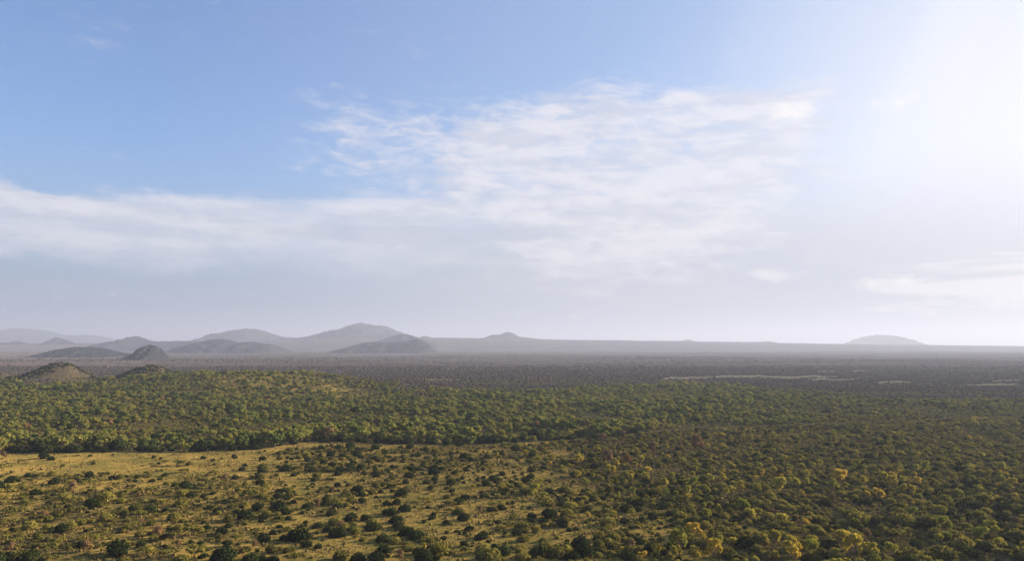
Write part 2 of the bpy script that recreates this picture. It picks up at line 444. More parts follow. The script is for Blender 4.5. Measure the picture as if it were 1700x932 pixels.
# ------------------------------------------------------------------ distant hills: each its own heightfield mound
def hill(name, dist, pts, depth, rough=.10, seed=0, base=-25.0, mat_=M_HILL):
    """pts: skyline as photo pixels, turned into metres at this hill's own distance"""
    pts = np.array(pts, float)
    xs, zs = [], []
    for px, py in pts:
        d = pix_dir(px, py); t = dist / math.hypot(d[0], d[1]); xs.append(d[0] * t); zs.append(H + d[2] * t)
    xs, zs = np.array(xs), np.array(zs)
    y0 = math.sqrt(max(1.0, dist ** 2 - float(np.mean(xs)) ** 2))
    nu, nv_ = 260, 90
    X_ = np.linspace(xs[0], xs[-1], nu); prof = np.interp(X_, xs, zs)
    k = np.ones(5) / 5
    prof = np.convolve(np.pad(prof, 2, 'edge'), k, 'valid')
    vv_ = np.linspace(-1, 1, nv_)
    U, Vv = np.meshgrid(X_, vv_)
    span = xs[-1] - xs[0]
    shape = np.clip(1 - np.abs(Vv) ** 1.7, 0, 1) ** 1.1
    sc_ = span / 7
    ridg = 1 - np.abs(fbm(U / sc_, Vv * depth / sc_, 5, seed) * 2.6)
    P_ = np.tile(prof, (nv_, 1)) - base
    bump = (ridg - .7) * rough * 1.8 * P_ * (1 - shape ** 3) + fbm(U / (sc_ * .16), Vv * depth / (sc_ * .16), 5, seed + 40) * P_ * .09
    Zv = base + P_ * shape + bump * 1.6
    Yv = y0 + Vv * depth + fbm(U / sc_, U * 0 + 3, 3, seed + 9) * depth * .35
    edge = np.clip(np.minimum(U - xs[0], xs[-1] - U) / (span * .06), 0, 1)
    Zv = base + (Zv - base) * edge ** .7
    ii = (np.arange(nv_ - 1)[:, None] * nu + np.arange(nu - 1)[None, :])
    q = np.stack([ii, ii + 1, ii + nu + 1, ii + nu], -1).reshape(-1, 4)
    me = mesh_from(name, np.stack([U, Yv, Zv], -1).reshape(-1, 3), [q], [mat_])
    me.polygons.foreach_set('use_smooth', np.ones(len(me.polygons), bool))
    o = link(name, me); o['kind'] = 'structure'
    return o


hill('hill', 12000, [(-900, 574), (-300, 571.5), (-40, 570), (200, 569), (330, 568), (480, 565), (560, 562), (700, 561.5), (800, 562.5), (960, 564.5), (1100, 566.5), (1300, 569.5), (1500, 572), (1750, 574), (2300, 577)], 3000, .02, 3, -8, M_GROUND)
hill('mountain', 26000, [(-160, 562), (-60, 549), (0, 545), (28, 546), (50, 548), (75, 553), (100, 555), (130, 558), (150, 561), (170, 557), (185, 559), (205, 565), (240, 570)], 3000, .1, 11, -60)
hill('mountain', 14500, [(300, 569), (340, 566), (370, 556), (385, 550), (405, 548), (420, 547), (440, 550), (452, 557), (465, 560), (500, 562), (540, 566), (570, 570)], 2200, .2, 12, -60)
hill('mountain', 13800, [(470, 567), (515, 560), (532, 556), (552, 549), (575, 543), (590, 538), (602, 537), (622, 541), (640, 543), (655, 549), (670, 556), (695, 561), (760, 567)], 2300, .25, 14, -60)
hill('hill', 10600, [(130, 573), (160, 568), (195, 566), (212, 562), (222, 558.5), (233, 563), (250, 567.5), (330, 567), (400, 569), (440, 573)], 900, .1, 15, -30)
hill('hill', 12500, [(55, 572), (75, 569), (88, 565), (97, 561), (108, 565), (125, 570), (150, 573)], 500, .1, 16, -30)
hill('hill', 12800, [(-60, 572), (-20, 570), (20, 569.5), (32, 567), (45, 570), (70, 573)], 500, .1, 17, -30)
hill('hill', 7800, [(280, 579), (303, 573), (322, 568), (345, 564.5), (362, 563.5), (383, 566), (397, 571), (410, 568.5), (424, 568), (438, 572), (452, 571.5), (466, 575), (478, 579)], 700, .15, 18, -20)
hill('hill', 5200, [(60, 590), (80, 586), (105, 579.5), (122, 576.5), (140, 577.5), (160, 577), (180, 582), (205, 586), (235, 590)], 420, .15, 19, -15)
hill('hill', 4000, [(212, 592), (224, 585), (238, 577), (252, 573.5), (260, 575), (266, 583), (270, 592)], 150, .2, 20, -10)
hill('hill', 9600, [(610, 577), (630, 566), (652, 558.5), (672, 554.5), (688, 559), (700, 564), (730, 573)], 600, .2, 21, -25)
hill('hill', 7200, [(545, 583), (580, 577), (602, 570), (622, 568.5), (650, 570), (675, 567), (695, 564), (708, 569), (716, 575), (728, 583)], 600, .15, 22, -20)
hill('hill', 13000, [(770, 568), (805, 561), (815, 557), (830, 556), (842, 552), (850, 553), (862, 560), (900, 564), (940, 568)], 900, .15, 23, -40)
hill('hill', 12500, [(672, 567), (690, 562), (705, 558.5), (715, 561), (740, 562.5), (780, 568)], 500, .1, 26, -40)
hill('mountain', 19500, [(1385, 574), (1405, 571.5), (1425, 567.5), (1434, 562), (1442, 559.5), (1456, 557), (1484, 557.5), (1492, 561.5), (1506, 567), (1522, 571.5), (1545, 574)], 2200, .1, 24, -60)
hill('hill', 16500, [(1080, 571), (1120, 568), (1140, 564.5), (1155, 568), (1270, 568), (1285, 567), (1300, 570), (1340, 573)], 900, .1, 25, -60)


# ------------------------------------------------------------------ plants: normalised shapes, radius 1
def quads_at(P, Nn, s, aspect=1.0, r=rng):
    """leaf clusters: a quad at each point facing its normal"""
    n_ = len(P)
    t = r.normal(size=(n_, 3)); t -= (t * Nn).sum(1, keepdims=True) * Nn; t /= np.linalg.norm(t, axis=1, keepdims=True) + 1e-9
    bb = np.cross(Nn, t)
    s = (s * r.uniform(.6, 1.3, n_))[:, None] / 2
    t, bb = t * s * aspect, bb * s
    k = r.uniform(.75, 1.25, (n_, 4, 1))
    c_ = np.stack([P - t - bb, P + t - bb, P + t + bb, P - t + bb], 1)
    c_ = P[:, None] + (c_ - P[:, None]) * k
    return c_.reshape(-1, 3), np.arange(n_ * 4).reshape(-1, 4)


def lumps_cloud(lumps, n_, leaf, r, fill=.35, spread=.75, cut=None, aspect=1.0):
    """lumps: (x,y,z,rx,rz). Leaf clusters on and just inside the surface of every lump"""
    lumps = np.array(lumps)
    wgt = lumps[:, 3] * (lumps[:, 3] + lumps[:, 4]); wgt = wgt / wgt.sum()
    id_ = r.choice(len(lumps), n_, p=wgt)
    d = r.normal(size=(n_, 3)); d /= np.linalg.norm(d, axis=1, keepdims=True)
    d[:, 2] = np.where(r.random(n_) < .7, np.abs(d[:, 2]), d[:, 2])
    rr = 1 - fill * r.random(n_) ** 1.5 + r.normal(size=n_) * .05
    L = lumps[id_]
    P = np.stack([L[:, 0] + d[:, 0] * L[:, 3] * rr, L[:, 1] + d[:, 1] * L[:, 3] * rr, L[:, 2] + d[:, 2] * L[:, 4] * rr], -1)
    Nn = d + r.normal(size=(n_, 3)) * spread; Nn /= np.linalg.norm(Nn, axis=1, keepdims=True)
    keep = P[:, 2] > (0.02 if cut is None else cut)
    return quads_at(P[keep], Nn[keep], leaf, aspect, r)


def tube(a, b, ra, rb, n_=5):
    a, b = np.array(a, float), np.array(b, float); d = b - a; d /= np.linalg.norm(d)
    t = np.cross(d, [0.3, .9, .1]); t /= np.linalg.norm(t); s = np.cross(d, t)
    th = np.linspace(0, 2 * np.pi, n_, endpoint=False)
    ring = np.cos(th)[:, None] * t + np.sin(th)[:, None] * s
    V_ = np.concatenate([a + ring * ra, b + ring * rb])
    i = np.arange(n_); j = (i + 1) % n_
    return V_, np.stack([i, j, j + n_, i + n_], -1)


def join(parts):
    V_, F_, off = [], [], 0
    for v_, f_ in parts:
        V_.append(v_); F_.append(np.asarray(f_) + off); off += len(v_)
    return np.concatenate(V_), np.concatenate(F_)


def limbs(targets, fork, base_r, r, twist=.06):
    parts = [tube((0, 0, -.05), (fork[0] * .5, fork[1] * .5, fork[2] * .55), base_r, base_r * .8),
             tube((fork[0] * .5, fork[1] * .5, fork[2] * .55), fork, base_r * .8, base_r * .65)]
    for t_ in targets:
        mid = (np.array(fork) * .45 + np.array(t_) * .55) + r.normal(size=3) * twist; mid[2] -= .03
        parts += [tube(fork, mid, base_r * .5, base_r * .3, 4), tube(mid, t_, base_r * .3, base_r * .1, 4)]
    return join(parts)


def shape_bush(r, n_=900):
    lm = [(0, 0, .38, .86, .72)]
    for k in range(9):
        a = r.uniform(0, 6.28); q = r.uniform(.35, .75)
        lm.append((math.cos(a) * q, math.sin(a) * q, r.uniform(.25, .85) * (1.15 - q), r.uniform(.28, .42), r.uniform(.24, .38)))
    tr = limbs([(.2, .1, .5), (-.25, .05, .5)], (0, 0, .2), .05, r)
    return lumps_cloud(lm, n_, .15, r, .45, .7), tr


def shape_acacia(r, n_=700):
    lm, tg = [], []
    for k in range(int(r.integers(9, 14))):
        a = r.uniform(0, 6.28); q = math.sqrt(r.random()) * .72
        z = r.uniform(.58, .82) - q * .18
        lm.append((math.cos(a) * q, math.sin(a) * q, z, r.uniform(.22, .38), r.uniform(.09, .17)))
        if k < 7: tg.append((math.cos(a) * q, math.sin(a) * q, z - .05))
    tr = limbs(tg, (r.uniform(-.1, .1), r.uniform(-.1, .1), .28), .045, r)
    return lumps_cloud(lm, n_, .12, r, .8, .8, .3), tr


def shape_round(r, n_=900):
    """leafy small tree, uneven rounded crown on a short trunk"""
    lm, tg = [(0, 0, .85, .6, .5)], []
    for k in range(int(r.integers(10, 14))):
        a = r.uniform(0, 6.28); e = r.uniform(-.5, 1.4); q = .68 * math.cos(e * .8)
        z = .82 + .52 * math.sin(e)
        lm.append((math.cos(a) * q, math.sin(a) * q, z, r.uniform(.24, .40), r.uniform(.20, .34)))
        if k < 6: tg.append((math.cos(a) * q * .8, math.sin(a) * q * .8, z - .05))
    tr = limbs(tg, (r.uniform(-.1, .1), r.uniform(-.1, .1), .4), .065, r)
    return lumps_cloud(lm, n_, .15, r, .5, .7, .22), tr


def shape_open(r, n_=620):
    """autumn tree: separate bunches of leaves on bare limbs, gaps between"""
    lm, tg = [], []
    for k in range(int(r.integers(10, 15))):
        a = r.uniform(0, 6.28); q = math.sqrt(r.random()) * .72; z = r.uniform(.55, 1.55) * (1 - .25 * q)
        lm.append((math.cos(a) * q, math.sin(a) * q, z, r.uniform(.18, .34), r.uniform(.15, .26)))
        tg.append((math.cos(a) * q, math.sin(a) * q, z))
    tr = limbs(tg, (r.uniform(-.1, .1), r.uniform(-.1, .1), .35), .06, r)
    return lumps_cloud(lm, n_, .13, r, .6, .8, .25), tr


def shape_bunch(r, n_=900):
    """autumn tree with a knobbly rounded crown of leafy bunches"""
    lm, tg = [], []
    for k in range(int(r.integers(9, 14))):
        a = r.uniform(0, 6.28); e = r.uniform(-.35, 1.4); q = r.uniform(.35, .68) * math.cos(e * .8)
        z = .72 + .50 * math.sin(e)
        lm.append((math.cos(a) * q, math.sin(a) * q, z, r.uniform(.22, .40), r.uniform(.18, .30)))
        tg.append((math.cos(a) * q, math.sin(a) * q, z - .05))
    tr = limbs(tg, (r.uniform(-.1, .1), r.uniform(-.1, .1), .3), .055, r)
    return lumps_cloud(lm, n_, .13, r, .55, .75, .12), tr


def shape_twig(r, n_=800):
    """leafless: a haze of fine twigs on upright limbs"""
    lm, tg = [], []
    for k in range(8):
        a = r.uniform(0, 6.28); q = r.uniform(.1, .6); z = r.uniform(.45, 1.05)
        lm.append((math.cos(a) * q, math.sin(a) * q, z, r.uniform(.28, .42), r.uniform(.22, .36)))
        tg.append((math.cos(a) * q, math.sin(a) * q, z))
    tr = limbs(tg, (0, 0, .18), .045, r)
    return lumps_cloud(lm, n_, .055, r, 1.0, .6, .1, 4.5), tr


def crown_mesh(name, cr, m_):
    me = mesh_from(name, cr[0], [cr[1]], [m_])
    tone = np.repeat(rng.random(len(cr[1])), 4)
    at = me.attributes.new('tone', 'FLOAT', 'POINT'); at.data.foreach_set('value', tone.astype(np.float32))
    return me


KIND = {  # kind: object name, category, shape, material, number of variants
    'b': ('evergreen_bush', 'bush', shape_bush, M_DARK, 6),
    'o': ('olive_bush', 'bush', shape_bush, M_OLIVE, 5),
    'a': ('acacia_tree', 'tree', shape_acacia, M_OLIVE, 7),
    'y': ('yellow_tree', 'tree', shape_bunch, M_YELLOW, 5),
    'g': ('yellow_green_tree', 'tree', shape_bunch, M_LIME, 5),
    'r': ('leafless_tree', 'tree', shape_twig, M_RUST, 4),
    'w': ('woodland_tree', 'tree', shape_round, M_WOOD, 7),
}
LIB = {}
for k, (nm, cat, shp, m_, nv_) in KIND.items():
    LIB[k] = []
    for i in range(nv_):
        cr, tr = shp(rng)
        whole_v, whole_f = join([cr, tr])
        fm = np.concatenate([np.zeros(len(cr[1])), np.ones(len(tr[1]))])
        wm = mesh_from(nm, whole_v, [whole_f], [m_, M_BARK], fm)
        at = wm.attributes.new('tone', 'FLOAT', 'POINT')
        at.data.foreach_set('value', np.concatenate([np.repeat(rng.random(len(cr[1])), 4), np.full(len(tr[0]), .5)]).astype(np.float32))
        LIB[k].append(dict(crown=crown_mesh(nm + '_crown', cr, m_), trunk=mesh_from(nm + '_trunk', tr[0], [tr[1]], [M_BARK]), whole=wm, raw=(cr, tr)))

#PLANTLIST
# ------------------------------------------------------------------ plants the photo shows one by one: kind, x, base y, width (photo pixels)
S5 = 3.953; S6 = 4.017
HAND = []
def add(x0, s, rows):
    for r_ in rows:
        k, cx, cy, w = r_[:4]
        HAND.append((k, x0 + cx / s, 700 + cy / s, w / s, r_[4] if len(r_) > 4 else None))


add(0, S5, [('r', 35, 245, 70), ('b', 335, 258, 50), ('b', 592, 236, 28), ('b', 1010, 245, 35), ('b', 1055, 252, 30), ('a', 1085, 280, 55), ('b', 1333, 250, 42),
    ('o', 1245, 290, 50), ('b', 1398, 264, 32), ('b', 1590, 327, 50), ('b', 75, 402, 80), ('a', 250, 388, 110), ('b', 355, 415, 80), ('b', 510, 407, 56),
    ('r', 487, 470, 95), ('b', 590, 466, 40), ('a', 680, 372, 90), ('b', 735, 385, 50), ('b', 825, 372, 34), ('b', 900, 380, 50), ('b', 1050, 388, 35), ('b', 1085, 364, 46),
    ('a', 850, 482, 92), ('a', 1000, 474, 100), ('a', 1120, 482, 70), ('o', 1195, 492, 76), ('b', 1398, 484, 46), ('b', 1335, 506, 48), ('b', 235, 484, 80),
    ('b', 600, 570, 100), ('b', 985, 603, 100), ('b', 1430, 608, 70), ('b', 1610, 644, 110), ('a', 1630, 528, 160), ('b', 405, 725, 95), ('o', 465, 712, 90),
    ('a', 730, 645, 70), ('a', 740, 672, 90), ('r', 1025, 768, 92), ('a', 1140, 782, 125), ('b', 1455, 744, 82), ('a', 1270, 752, 140), ('b', 120, 800, 90),
    ('b', 770, 880, 160), ('b', 925, 835, 80), ('b', 1465, 925, 172), ('b', 190, 925, 135), ('a', 1100, 900, 130), ('a', 1280, 890, 160), ('r', 1680, 836, 62),
    ('b', 545, 826, 80), ('a', 350, 600, 110), ('a', 120, 620, 120), ('a', 620, 470, 60), ('o', 890, 590, 100), ('a', 1200, 590, 90), ('a', 40, 700, 130), ('r', 300, 640, 70),
    ('a', 560, 690, 110), ('a', 650, 800, 120), ('a', 330, 850, 130), ('r', 60, 860, 80), ('a', 900, 700, 90), ('b', 1380, 580, 60), ('a', 1560, 790, 110), ('a', 1050, 560, 70)])
add(430, S5, [('b', 25, 258, 50), ('b', 620, 285, 50), ('b', 755, 352, 44), ('b', 765, 322, 38), ('b', 690, 354, 48), ('b', 1075, 302, 40), ('b', 1045, 328, 44), ('b', 1355, 332, 50),
    ('b', 1595, 358, 50), ('a', 680, 408, 90), ('o', 765, 428, 64), ('b', 960, 414, 60), ('b', 1100, 414, 62), ('b', 1265, 418, 72), ('b', 1343, 410, 28), ('b', 1555, 410, 36),
    ('b', 515, 434, 52), ('o', 590, 430, 48), ('o', 560, 490, 60), ('r', 490, 475, 46), ('b', 130, 508, 78), ('b', 675, 494, 52), ('o', 605, 542, 80), ('b', 675, 538, 62),
    ('b', 770, 508, 34), ('b', 935, 492, 92), ('b', 1122, 457, 36), ('b', 1350, 510, 66), ('b', 1620, 470, 60), ('b', 1690, 428, 42), ('r', 375, 580, 76), ('b', 838, 557, 60),
    ('b', 905, 552, 66), ('b', 955, 597, 82), ('b', 1310, 548, 82), ('o', 1310, 614, 82), ('r', 1445, 608, 66), ('b', 478, 622, 88), ('b', 605, 654, 92), ('b', 700, 656, 80),
    ('b', 905, 668, 100), ('b', 25, 645, 60), ('b', 172, 604, 60), ('b', 512, 760, 122), ('o', 630, 740, 92), ('b', 745, 720, 106), ('b', 970, 755, 112), ('b', 260, 786, 150),
    ('b', 160, 788, 60), ('b', 30, 790, 92), ('b', 385, 704, 70), ('o', 500, 684, 100), ('b', 812, 794, 90), ('o', 890, 808, 90), ('b', 820, 880, 112), ('o', 1185, 875, 140),
    ('b', 1080, 925, 130), ('b', 770, 930, 132), ('b', 650, 930, 110), ('o', 540, 912, 125), ('b', 312, 830, 80), ('o', 80, 868, 82), ('o', 1470, 872, 120), ('b', 1600, 890, 116),
    ('o', 1510, 930, 160), ('b', 1475, 764, 70), ('b', 1380, 722, 66), ('b', 1690, 754, 72), ('a', 1495, 680, 72), ('r', 925, 920, 82), ('a', 1345, 868, 84), ('a', 280, 540, 100),
    ('a', 430, 470, 60), ('a', 1080, 530, 90), ('a', 180, 245, 60), ('o', 380, 376, 76), ('a', 230, 920, 140), ('y', 1075, 850, 40), ('a', 1640, 700, 90), ('a', 1250, 600, 60),
    ('y', 1505, 225, 30), ('y', 1555, 245, 42), ('y', 1612, 220, 24), ('y', 1440, 224, 30), ('r', 130, 600, 30)])
add(860, S6, [('r', 450, 168, 62), ('r', 565, 142, 92), ('r', 700, 138, 80), ('r', 742, 290, 112), ('r', 600, 276, 130), ('r', 1190, 205, 130), ('r', 880, 222, 112),
    ('y', 235, 270, 40), ('y', 215, 300, 28), ('y', 410, 290, 60), ('y', 400, 386, 46), ('y', 620, 362, 76), ('y', 655, 302, 40), ('y', 745, 396, 52), ('y', 715, 436, 36),
    ('y', 870, 356, 52), ('y', 780, 318, 50), ('g', 820, 282, 52), ('g', 460, 440, 44), ('y', 965, 440, 62), ('y', 940, 460, 26), ('g', 990, 498, 48), ('g', 1055, 512, 42),
    ('g', 1130, 492, 58), ('y', 1175, 342, 42), ('y', 1165, 382, 40), ('y', 1300, 350, 36), ('y', 1370, 352, 40), ('y', 1365, 402, 46), ('g', 1275, 412, 62), ('g', 1105, 375, 34),
    ('g', 1185, 462, 90), ('y', 1480, 460, 60), ('g', 1390, 498, 46), ('y', 1590, 490, 60), ('y', 1580, 406, 40), ('y', 1630, 370, 34), ('y', 1135, 532, 42), ('g', 770, 500, 52),
    ('g', 1340, 618, 62), ('g', 1490, 620, 86), ('y', 1600, 635, 52), ('g', 1240, 596, 42), ('g', 1260, 665, 66), ('y', 1170, 790, 104), ('y', 1235, 800, 52), ('g', 1080, 880, 122),
    ('y', 1180, 930, 92), ('y', 1310, 915, 100), ('y', 830, 925, 62), ('y', 920, 895, 60), ('y', 1055, 915, 72), ('b', 90, 655, 72), ('b', 205, 650, 120), ('b', 165, 682, 72),
    ('b', 290, 708, 98), ('b', 340, 738, 42), ('b', 415, 848, 124), ('b', 880, 872, 92), ('b', 810, 822, 72), ('o', 605, 834, 82), ('o', 40, 805, 92), ('b', 150, 905, 152),
    ('o', 255, 915, 132), ('b', 470, 598, 72), ('b', 590, 602, 62), ('b', 400, 545, 62), ('b', 330, 515, 60), ('b', 215, 484, 62), ('b', 330, 464, 70), ('b', 50, 415, 72),
    ('b', 85, 384, 62), ('b', 960, 586, 92), ('b', 900, 656, 76), ('b', 955, 646, 56), ('b', 1015, 636, 72), ('b', 1175, 696, 116), ('b', 1060, 782, 92), ('b', 720, 606, 92),
    ('b', 800, 606, 62), ('b', 90, 340, 72), ('o', 200, 566, 92), ('b', 290, 566, 62), ('o', 640, 860, 100), ('o', 1330, 790, 120), ('a', 1430, 800, 130), ('b', 500, 880, 90),
    ('b', 360, 930, 120), ('b', 740, 930, 100), ('a', 1560, 780, 120), ('o', 30, 930, 110)])
add(1280, S6, [('y', 120, 425, 52), ('g', 180, 430, 42), ('g', 235, 432, 42), ('y', 20, 356, 42), ('y', 120, 366, 32), ('g', 235, 380, 52), ('g', 405, 416, 42), ('y', 465, 404, 92),
    ('y', 610, 422, 56), ('y', 642, 400, 24), ('y', 815, 438, 60), ('y', 775, 442, 42), ('g', 750, 402, 50), ('g', 870, 420, 52), ('y', 885, 472, 50), ('y', 940, 488, 52),
    ('y', 980, 430, 50), ('y', 1110, 440, 36), ('g', 1040, 354, 72), ('g', 965, 338, 52), ('y', 1455, 366, 40), ('y', 1452, 390, 30), ('y', 1512, 446, 32), ('g', 1540, 345, 62),
    ('y', 1620, 446, 82), ('g', 1525, 388, 42), ('y', 205, 508, 46), ('y', 718, 524, 72), ('y', 640, 512, 46), ('g', 1270, 524, 52), ('g', 420, 468, 60), ('g', 60, 470, 92),
    ('y', 30, 845, 92), ('y', 125, 900, 126), ('y', 180, 872, 60), ('y', 270, 842, 72), ('g', 270, 895, 92), ('g', 212, 852, 60), ('y', 490, 836, 110), ('y', 555, 915, 132),
    ('y', 150, 940, 100), ('y', 20, 935, 62), ('g', 800, 900, 82), ('g', 670, 915, 102), ('g', 1120, 818, 52), ('g', 1180, 808, 60), ('g', 1410, 805, 102), ('g', 1160, 740, 92),
    ('g', 1470, 760, 92), ('o', 590, 690, 160), ('b', 700, 700, 100), ('b', 775, 695, 110), ('o', 900, 712, 160), ('o', 1040, 710, 180), ('a', 860, 805, 250), ('o', 1290, 860, 142),
    ('o', 1150, 925, 172), ('o', 940, 925, 136), ('b', 680, 868, 122), ('b', 400, 850, 110), ('b', 1350, 912, 122), ('o', 1650, 800, 142), ('b', 1420, 850, 90), ('a', 1230, 790, 130),
    ('b', 1600, 890, 100), ('o', 560, 780, 110), ('r', 640, 790, 100), ('a', 180, 770, 130), ('o', 60, 780, 90), ('b', 320, 920, 110), ('o', 420, 920, 120), ('a', 1540, 900, 130)])

hx, hy, hw, hk = [], [], [], []
for k, px, py, w, ph in HAND:
    x, y = ground_hit(px, py)
    hx.append(x); hy.append(y); hk.append(k)
    hw.append(w * math.hypot(y, H) / F_PX * (1.2 if k in 'yg' else 1.0))
hx, hy, hw = np.array(hx), np.array(hy), np.array(hw)

# ------------------------------------------------------------------ plants that fill the ground between them
T68 = math.tan(R(38))
def scatter(n_, y0, y1):
    y = np.sqrt(rng.uniform(y0 ** 2, y1 ** 2, n_)); x = rng.uniform(-1, 1, n_) * y * T68
    px, py = project(x, y, 0 * x)
    return x, y, px, py


def sstep(v_, a, b): 
    t = np.clip((v_ - a) / (b - a), 0, 1); return t * t * (3 - 2 * t)


def thin(x, y, rmin, chunk=None):
    """greedy minimum spacing via a hash grid"""
    cell = {}; keep = np.zeros(len(x), bool); cs = float(np.max(rmin))
    gx_, gy_ = np.floor(x / cs).astype(int), np.floor(y / cs).astype(int)
    for i in range(len(x)):
        ok = True
        for a in (-1, 0, 1):
            for b_ in (-1, 0, 1):
                for j in cell.get((gx_[i] + a, gy_[i] + b_), ()):
                    if (x[i] - x[j]) ** 2 + (y[i] - y[j]) ** 2 < ((rmin[i] + rmin[j]) / 2) ** 2:
                        ok = False; break
                if not ok: break
            if not ok: break
        if ok:
            keep[i] = True; cell.setdefault((gx_[i], gy_[i]), []).append(i)
    return keep


PL = [(hk[i], hx[i], hy[i], hw[i], 1) for i in range(len(hx))]   # kind, x, y, width, hand placed

# foreground savanna, 225 m out to the wood
x, y, px, py = scatter(95000, 225, 900)
front = wood_front(px)
openz = py > front + 3
nz = fbm(x / 28, y / 28, 3, 21) + .5; nz2 = fbm(x / 70, y / 70, 3, 33) + .5
left = 1 - sstep(px, 380, 520)
right = sstep(px, 820, 1080)
dn = .18 + .75 * left * sstep(py, 778, 830) + .95 * right * (1 - .75 * sstep(py, 830, 850) * (1 - sstep(px, 1080, 1200)) * (1 - sstep(py, 895, 920)))
dn = dn + .75 * (1 - left) * (1 - right) * (1 - sstep(py, 775, 800)) + .12 * (1 - left) * (1 - right)
dn = np.where((py < 790) & (px < 420), .05 + .06 * sstep(px, 300, 420), dn)
dn = np.where((py < front + 9) & (px > 440) & (px < 680), .02, dn)
dn = dn + .25 * sstep(py, 905, 930) * right
bare = np.exp(-(((px - 1150) / 170) ** 2 + ((py - 748) / 22) ** 2)) + .8 * np.exp(-(((px - 1520) / 160) ** 2 + ((py - 862) / 10) ** 2))
dn = dn * (1 - .8 * np.clip(bare, 0, 1))
dn *= .35 + 1.5 * sstep(nz * .6 + nz2 * .4, .36, .62)
keep = openz & (rng.random(len(x)) < np.clip(dn, 0, 1) * (.55 + .45 * sstep(px, 860, 1080)))
x, y, px, py = x[keep], y[keep], px[keep], py[keep]
right = sstep(px, 820, 1080)
far_ = sstep(-py, -850, -770) * right
w = (1 - .28 * far_) * np.where(rng.random(len(x)) < .28 + .1 * right, 3.2 + 4.5 * rng.random(len(x)) ** 2, rng.uniform(1.1, 3.2, len(x)))
x = np.concatenate([hx, x]); y = np.concatenate([hy, y]); w = np.concatenate([hw, w])
px = np.concatenate([np.zeros(len(hx)), px])
kp = thin(x, y, w * np.where(px > 860, .62, .72)); kp[:len(hx)] = True
for i in np.nonzero(kp)[0]:
    if i < len(hx): continue
    rr = px[i]; q = rng.random()
    if rr < 430: k = 'a' if q < .58 else 'b' if q < .72 else 'o' if q < .975 else 'r'
    elif rr < 860: k = 'b' if q < .42 else 'o' if q < .70 else 'a' if q < .985 else 'r'
    else: k = 'o' if q < .50 else 'b' if q < .72 else 'a' if q < .88 else 'g' if q < .95 else 'r' if q < .975 else 'y'
    PL.append((k, x[i], y[i], w[i], 0))

# the green wood, about 500 to 1400 m
x, y, px, py = scatter(120000, 460, 1750)
zz = height(x, y); px, py = project(x, y, zz)
front, back = wood_front(project(x, y, 0 * x)[0]), wood_back(px)
pyf = project(x, y, 0 * x)[1]
nz = fbm(x / 45, y / 45, 4, 51) + .5
dens_w = np.where(pyf < front, 1.0, 0) * sstep(pyf, back - 6, back + 2)
rise = np.exp(-(((px - 480) / 130) ** 4)) * sstep(-py, -664, -646)       # sparser on the stony rise
gap = fbm(x / 75, y / 60, 4, 59) + .5
dens_w *= (.55 + .45 * sstep(gap, .40, .50)) * (1 - .70 * rise)
kop = np.zeros_like(x)
for cx_, cy_, h_, sx_, sy_ in (RISES[3], RISES[5]):
    kop = np.maximum(kop, h_ * np.exp(-0.5 * (((x - cx_) / sx_) ** 2 + ((y - cy_) / sy_) ** 2) ** 1.15))
kop *= ~((x > RISES[3][0] + 24) & (x < RISES[3][0] + 60) & (y < RISES[3][1] + 10))
dens_w = np.where(kop > 1.2, 1.0, dens_w)
edge_band = (px < 1060) & (pyf > front - 9) & (pyf < front - fbm(px / 25, px * 0, 3, 61) * 9)
dens_w = np.where((pyf < front) & edge_band, 1, dens_w)
keep = rng.random(len(x)) < dens_w
x, y, px, py, pyf = x[keep], y[keep], px[keep], py[keep], pyf[keep]
front = wood_front(px)
big = sstep(fbm(x / 60, y / 90, 3, 57) + .5, .38, .62)
w = (2.2 + rng.uniform(0, 1, len(x)) ** 1.6 * (4.5 + 5 * big)) * (1 + .25 * ((front - pyf) < 9) * (px < 1100)) + 2.0 * ((front - pyf) < 9) * (px < 1060)
w *= 1 - .35 * sstep(px, 1150, 1450)
w = np.where(gap[keep] < .44, w * .55, w); w = np.where(kop[keep] > 2.5, rng.uniform(3, 5.8, len(w)), w); kopk = kop[keep]
kp = thin(x, y, w * .64)
dens_keep = None
kopk = kopk[kp]
wx, wy, ww, wpx, wpy = x[kp], y[kp], w[kp], px[kp], pyf[kp]
for i in range(len(wx)):
    q = rng.random(); gr = sstep(wpx[i], 1150, 1500)
    shade_row = wpx[i] < 1060 and wood_front(wpx[i]) - wpy[i] < 4.5  # dark bushes added along the wood's front, standing in for its shade
    k = 'b' if kopk[i] > 2.5 and q < .75 else 'b' if shade_row and q < .55 else 'w' if q < .80 - .5 * gr else 'o' if q < .93 - .2 * gr else 'b' if q < .992 else 'r'
    PL.append((k, wx[i], wy[i], ww[i], 0))
print('plants', len(PL))

# those that show largest become objects of their own, 290 per kind at most; the rest of the wood and thicket is stuff
PL = [p + (float(height(p[1], p[2])),) for p in PL]
arr = []
for i, p in enumerate(PL):
    qx, qy = project(p[1], p[2], p[5])
    size = p[3] * F_PX / math.hypot(p[2], H)
    top = qy - size * (1.1 if p[0] in 'wyg' else .9)
    seen = -size / 2 < qx < W_PX + size / 2 and top < H_PX
    arr.append((qx, qy, size, seen))
single = set()
for k in KIND:
    idx = [i for i in range(len(PL)) if PL[i][0] == k and arr[i][3]]
    idx.sort(key=lambda i: -(arr[i][2] + 1000 * PL[i][4]))
    single |= set(idx[:(290 if k in 'boaw' else 200)])

